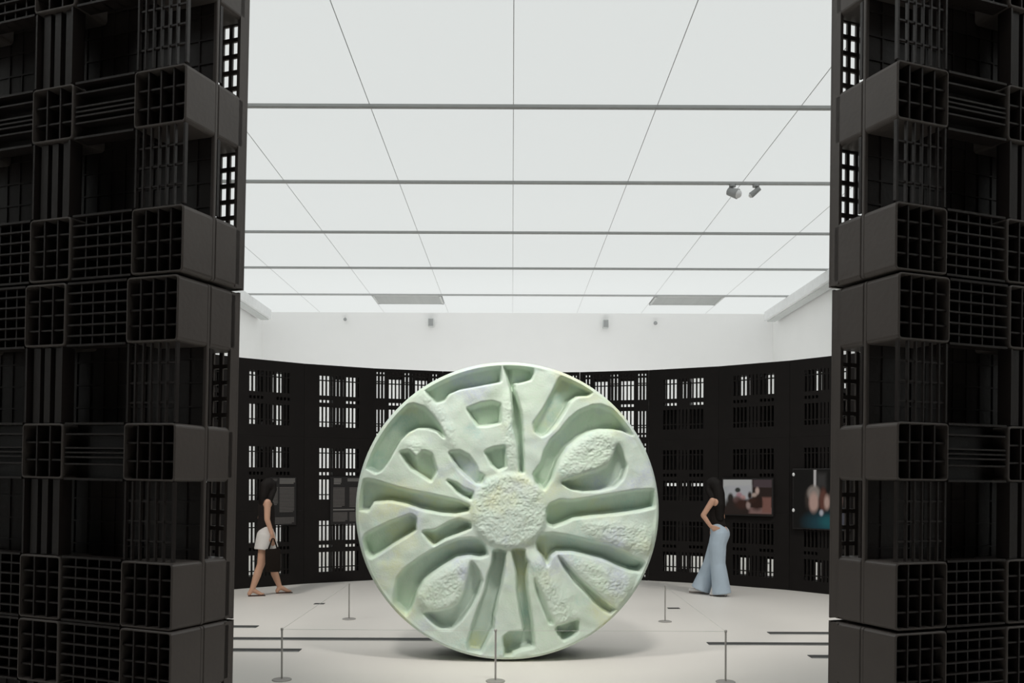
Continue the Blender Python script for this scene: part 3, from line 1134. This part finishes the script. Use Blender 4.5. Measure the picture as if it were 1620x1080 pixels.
def text_panel(x, y0, y1, w, label, blocks):
    p, rz = mount(x, 0, .0)
    z1 = EYE + (760 - y0) / F * p.y
    z0 = EYE + (760 - y1) / F * p.y
    t = tag(empty('text_panel', (p.x, p.y, z0), rz), label, 'wall panel', 'text panels on the rear wall')
    h = z1 - z0
    MB().box(-w / 2, w / 2, -.022, -.002, 0, h, .003).build('board', M['sign'], t)
    for (u0, u1, v0, v1, mat) in blocks:
        n_ = max(1, int(round((v1 - v0) * h / .022)))
        for k in range(n_):
            za = h * v0 + (v1 - v0) * h * k / n_
            e = (v1 - v0) * h / n_
            ragged = 0 if k else random.uniform(.05, .3) * (u1 - u0)
            MB().box(w * (u0 - .5), w * (u1 - .5) - ragged * w, -.0235, -.022, za + e * .16, za + e * .84).build('text_line', M[mat], t)


text_panel(447, 756, 832, .42, 'black text panel with grey print, beside the walker in white shorts',
           [(.10, .92, .03, .17, 'print'), (.36, .92, .27, .80, 'print'), (.08, .30, .42, .80, 'print'), (.36, .95, .86, .98, 'print_bright'), (.05, .28, .92, .97, 'print')])
text_panel(549, 755, 830, .54, 'black text panel with pale print, partly behind the left edge of the disc',
           [(.08, .50, .06, .26, 'print'), (.08, .96, .29, .33, 'print_bright'), (.08, .42, .36, .78, 'print'), (.56, .96, .36, .78, 'print'), (.10, .32, .84, .97, 'print_bright'), (.50, .9, .90, .97, 'print_bright'), (.56, .96, .06, .26, 'print')])


def paint(nx, ny, base, blobs):
    """flat picture: soft-edged ellipses and boxes painted on a grid, u to the right, v upwards"""
    u, v = np.meshgrid(np.linspace(0, 1, nx), np.linspace(0, 1, ny))
    img = np.zeros((ny, nx, 3)) + np.array(base)
    for kind, cx, cy, rx, ry, soft, col in blobs:
        if kind == 'e':
            d = np.sqrt(((u - cx) / rx) ** 2 + ((v - cy) / ry) ** 2)
        else:
            d = np.maximum(np.abs(u - cx) / rx, np.abs(v - cy) / ry)
        a_ = np.clip((1 + soft - d) / (2 * soft), 0, 1)[..., None]
        img = img * (1 - a_) + np.array(col) * a_
    return img


def screen(x, y0, y1, w, name, cat, label, img, clips=()):
    p, rz = mount(x, 0)
    z1 = EYE + (760 - y0) / F * p.y
    z0 = EYE + (760 - y1) / F * p.y
    h = z1 - z0
    t = tag(empty(name, (p.x, p.y, z0), rz), label, cat)
    MB().box(-w / 2 - .02, w / 2 + .02, -.05, -.002, -.02, h + .02, .006).build('housing', M['sign'], t)
    ny, nx = img.shape[:2]
    mb = MB()
    for j in range(ny):
        for i in range(nx):
            mb.v.append((-w / 2 + w * i / (nx - 1), -.0515, h * j / (ny - 1)))
    for j in range(ny - 1):
        for i in range(nx - 1):
            q_ = j * nx + i
            mb.f.append((q_, q_ + 1, q_ + nx + 1, q_ + nx))
    # returns at the edges give the picture sheet its thickness
    o = mb.build('display', M['screen'], t)
    at = o.data.attributes.new('picture', 'FLOAT_COLOR', 'POINT')
    rgba = np.concatenate([img.reshape(-1, 3), np.ones((nx * ny, 1))], 1).astype(np.float32)
    at.data.foreach_set('color', rgba.ravel())
    sd = o.modifiers.new('sheet', 'SOLIDIFY')
    sd.thickness = .001
    sd.offset = -1
    for cu, cv in clips:
        MB().sphere((-w / 2 + cu * w, -.055, cv * h), .022, 10, (1, .5, 1.2)).build('clip', M['lens'], t, True)


g = (.36, .36, .36)
img1 = paint(96, 64, (.018, .010, .008), [
    ('b', .30, .80, .30, .30, .06, (.36, .36, .35)), ('b', .10, .52, .09, .28, .10, (.30, .31, .31)), ('b', .34, .62, .24, .20, .2, (.33, .33, .34)),
    ('b', .82, .92, .19, .14, .1, (.055, .038, .042)),
    ('b', .78, .12, .23, .09, .15, (.16, .095, .085)), ('b', .90, .28, .09, .22, .15, (.16, .075, .06)),
    ('e', .16, .46, .06, .14, .3, (.02, .017, .014)), ('e', .24, .25, .22, .22, .3, (.018, .012, .010)),
    ('e', .31, .70, .055, .07, .3, (.025, .028, .025)), ('e', .34, .55, .06, .08, .4, (.30, .17, .19)), ('e', .42, .48, .05, .07, .4, (.34, .20, .19)),
    ('e', .30, .42, .08, .10, .4, (.10, .06, .055)), ('e', .40, .30, .14, .14, .4, (.035, .014, .010)),
    ('e', .56, .55, .04, .10, .4, (.02, .012, .01)), ('e', .65, .56, .05, .06, .4, (.34, .26, .22)), ('e', .71, .68, .04, .10, .4, (.38, .28, .24)),
    ('e', .53, .27, .045, .11, .4, (.26, .19, .17)), ('e', .70, .32, .11, .18, .4, (.022, .008, .005)), ('e', .60, .40, .08, .07, .4, (.03, .012, .008))])
screen(1184, 757, 812, .76, 'video_screen', 'screen', 'glowing wall screen with a brown and white picture of seated people', img1)
img2 = paint(72, 72, (.004, .0035, .003), [
    ('b', .40, .85, .022, .20, .3, (.42, .40, .39)), ('b', .52, .82, .08, .12, .4, (.03, .028, .027)),
    ('e', .27, .50, .05, .16, .4, (.030, .022, .018)), ('e', .38, .60, .115, .13, .25, (.20, .17, .15)), ('e', .38, .44, .085, .17, .3, (.36, .24, .20)),
    ('e', .55, .48, .07, .20, .3, (.09, .035, .025)), ('e', .62, .45, .05, .12, .4, (.35, .24, .20)), ('e', .78, .5, .10, .18, .4, (.20, .13, .11)),
    ('e', .54, .10, .30, .17, .5, (.008, .036, .048)), ('e', .66, .12, .16, .10, .5, (.010, .075, .085)), ('e', .52, .27, .035, .05, .4, (.33, .33, .36)),
    ('e', .85, .18, .12, .16, .4, (.05, .05, .06))])
screen(1301, 741, 834, .84, 'video_screen', 'screen', 'wall screen half hidden by the right stack, showing a face above a teal shirt', img2, ((-.0, .92), (-.0, .30)))


# ------------------------------------------------------------------ ceiling spotlights and small wall devices
def spotlight(pos, target, label, lit=None, size=.075, cone=80):
    t = tag(empty('spotlight', pos), label, 'spotlight', 'track spotlights')
    d = (Vector(target) - Vector(pos)).normalized()
    top = HC - .036 - pos[2]
    MB().tube((0, 0, 0), (0, 0, top), .012, n=10).tube((0, 0, top - .03), (0, 0, top), .05, n=16).build('stem', M['fixture'], t)
    mb = MB()
    mb.tube(-d * .07, d * .09, size * .75, size, 20)
    mb.build('lamp_head', M['fixture'], t)
    MB().sphere(d * .085, size * .86, 16).build('lens', M['lens'], t, True)
    if lit:
        L = bpy.data.lights.new('fill_spot_lamp', 'SPOT')
        L.energy = lit
        L.spot_size = R(cone)
        L.spot_blend = 0.9
        L.shadow_soft_size = .35
        L.color = (1.0, .97, .92)
        lo = bpy.data.objects.new('fill_spot_lamp', L)
        C.objects.link(lo)
        lo.parent = t
        lo.location = d * .3
        lo.rotation_euler = d.to_track_quat('-Z', 'Y').to_euler()


spotlight(tuple(P(1157, 303, 13.26)), P(1157, 303, 13.26) + Vector((.8, -.6, -.45)), 'grey ceiling spotlight with a white round lens, left one of the pair')
spotlight(tuple(P(1194, 301, 13.26)), P(1194, 301, 13.26) + Vector((-1, .3, -.8)), 'slim grey ceiling spotlight, right one of the pair', size=.045)
for pos, tgt, watt, lab in (  # unseen spotlights added to brighten the disc and the floor
        ((-2.4, beams[2] - .3, HC - .2), (-.1, 7.75, 1.45), 1.5, 'added ceiling spotlight left of the opening axis, aimed at the disc'),
        ((0.9, beams[2] - .3, HC - .2), (.3, 7.75, 1.35), 1.6, 'added ceiling spotlight on the opening axis, aimed at the disc'),
        ((-5.1, beams[3], HC - .2), (-3.2, 11.5, 0), 1.7, 'added ceiling spotlight beside the left wall, aimed at the floor'),
        ((5.1, beams[3], HC - .2), (3.2, 11.5, 0), 1.6, 'added ceiling spotlight beside the right wall, aimed at the floor')):
    spotlight(pos, tgt, lab, FILL_SPOT_W * watt, cone=47 if 'disc' in lab else 80)

for x, y, r, lab in ((545, 506, .045, 'small dark dome camera high on the white wall, leftmost'), (681, 511, .075, 'small grey wall speaker high on the white wall, left of the disc'),
                     (957, 512, .075, 'small grey wall speaker high on the white wall, right of the disc'), (1036, 510, .05, 'small dark dome camera high on the white wall, rightmost')):
    p = P(x, y, YB - .12)
    t = tag(empty('wall_device', p), lab, 'wall device')
    cam_like = 'camera' in lab
    if cam_like:
        MB().tube((0, 0, 0), (0, .12, .02), .02, n=10).build('bracket', M['fixture'], t)
        MB().sphere((0, 0, 0), r, 16).build('dome', M['fixture'], t, True)
    else:
        MB().box(-r, r, -.08, .08, -.11, .11, .02).build('housing', M['vent'], t)
        MB().box(-r * .8, r * .8, -.085, -.078, -.09, .09).build('grille', M['fixture'], t)
        MB().tube((0, .07, 0), (0, .12, 0), .03, n=10).build('bracket', M['fixture'], t)


# uplights added out of sight behind the ring to brighten the white wall
for k, x in enumerate((-4.8, -1.6, 1.6, 4.8)):
    t = tag(empty('added_uplight', (x, 17.2, 0)), 'added floor uplight behind the ring wall facing the white wall, %s from the left' % ORD[k], 'added lamp', 'added uplights behind the ring')
    MB().lathe([(.14, 0), (.14, .02), (.03, .03)], 24).build('base', M['fixture'], t)
    MB().tube((0, 0, .02), (0, 0, .35), .016, n=12).build('stem', M['fixture'], t)
    d = (Vector((x, YB, 4.6)) - Vector((x, 17.2, .4))).normalized()
    mb = MB().tube(Vector((0, 0, .4)) - d * .07, Vector((0, 0, .4)) + d * .09, .06, .085, 20)
    mb.build('lamp_head', M['fixture'], t)
    L = bpy.data.lights.new('fill_uplight_lamp', 'SPOT')
    L.energy = FILL_UP_W
    L.spot_size = R(110)
    L.spot_blend = 1.0
    L.shadow_soft_size = .25
    lo = bpy.data.objects.new('fill_uplight_lamp', L)
    C.objects.link(lo)
    lo.parent = t
    lo.location = Vector((0, 0, .4)) + d * .36
    lo.rotation_euler = d.to_track_quat('-Z', 'Y').to_euler()
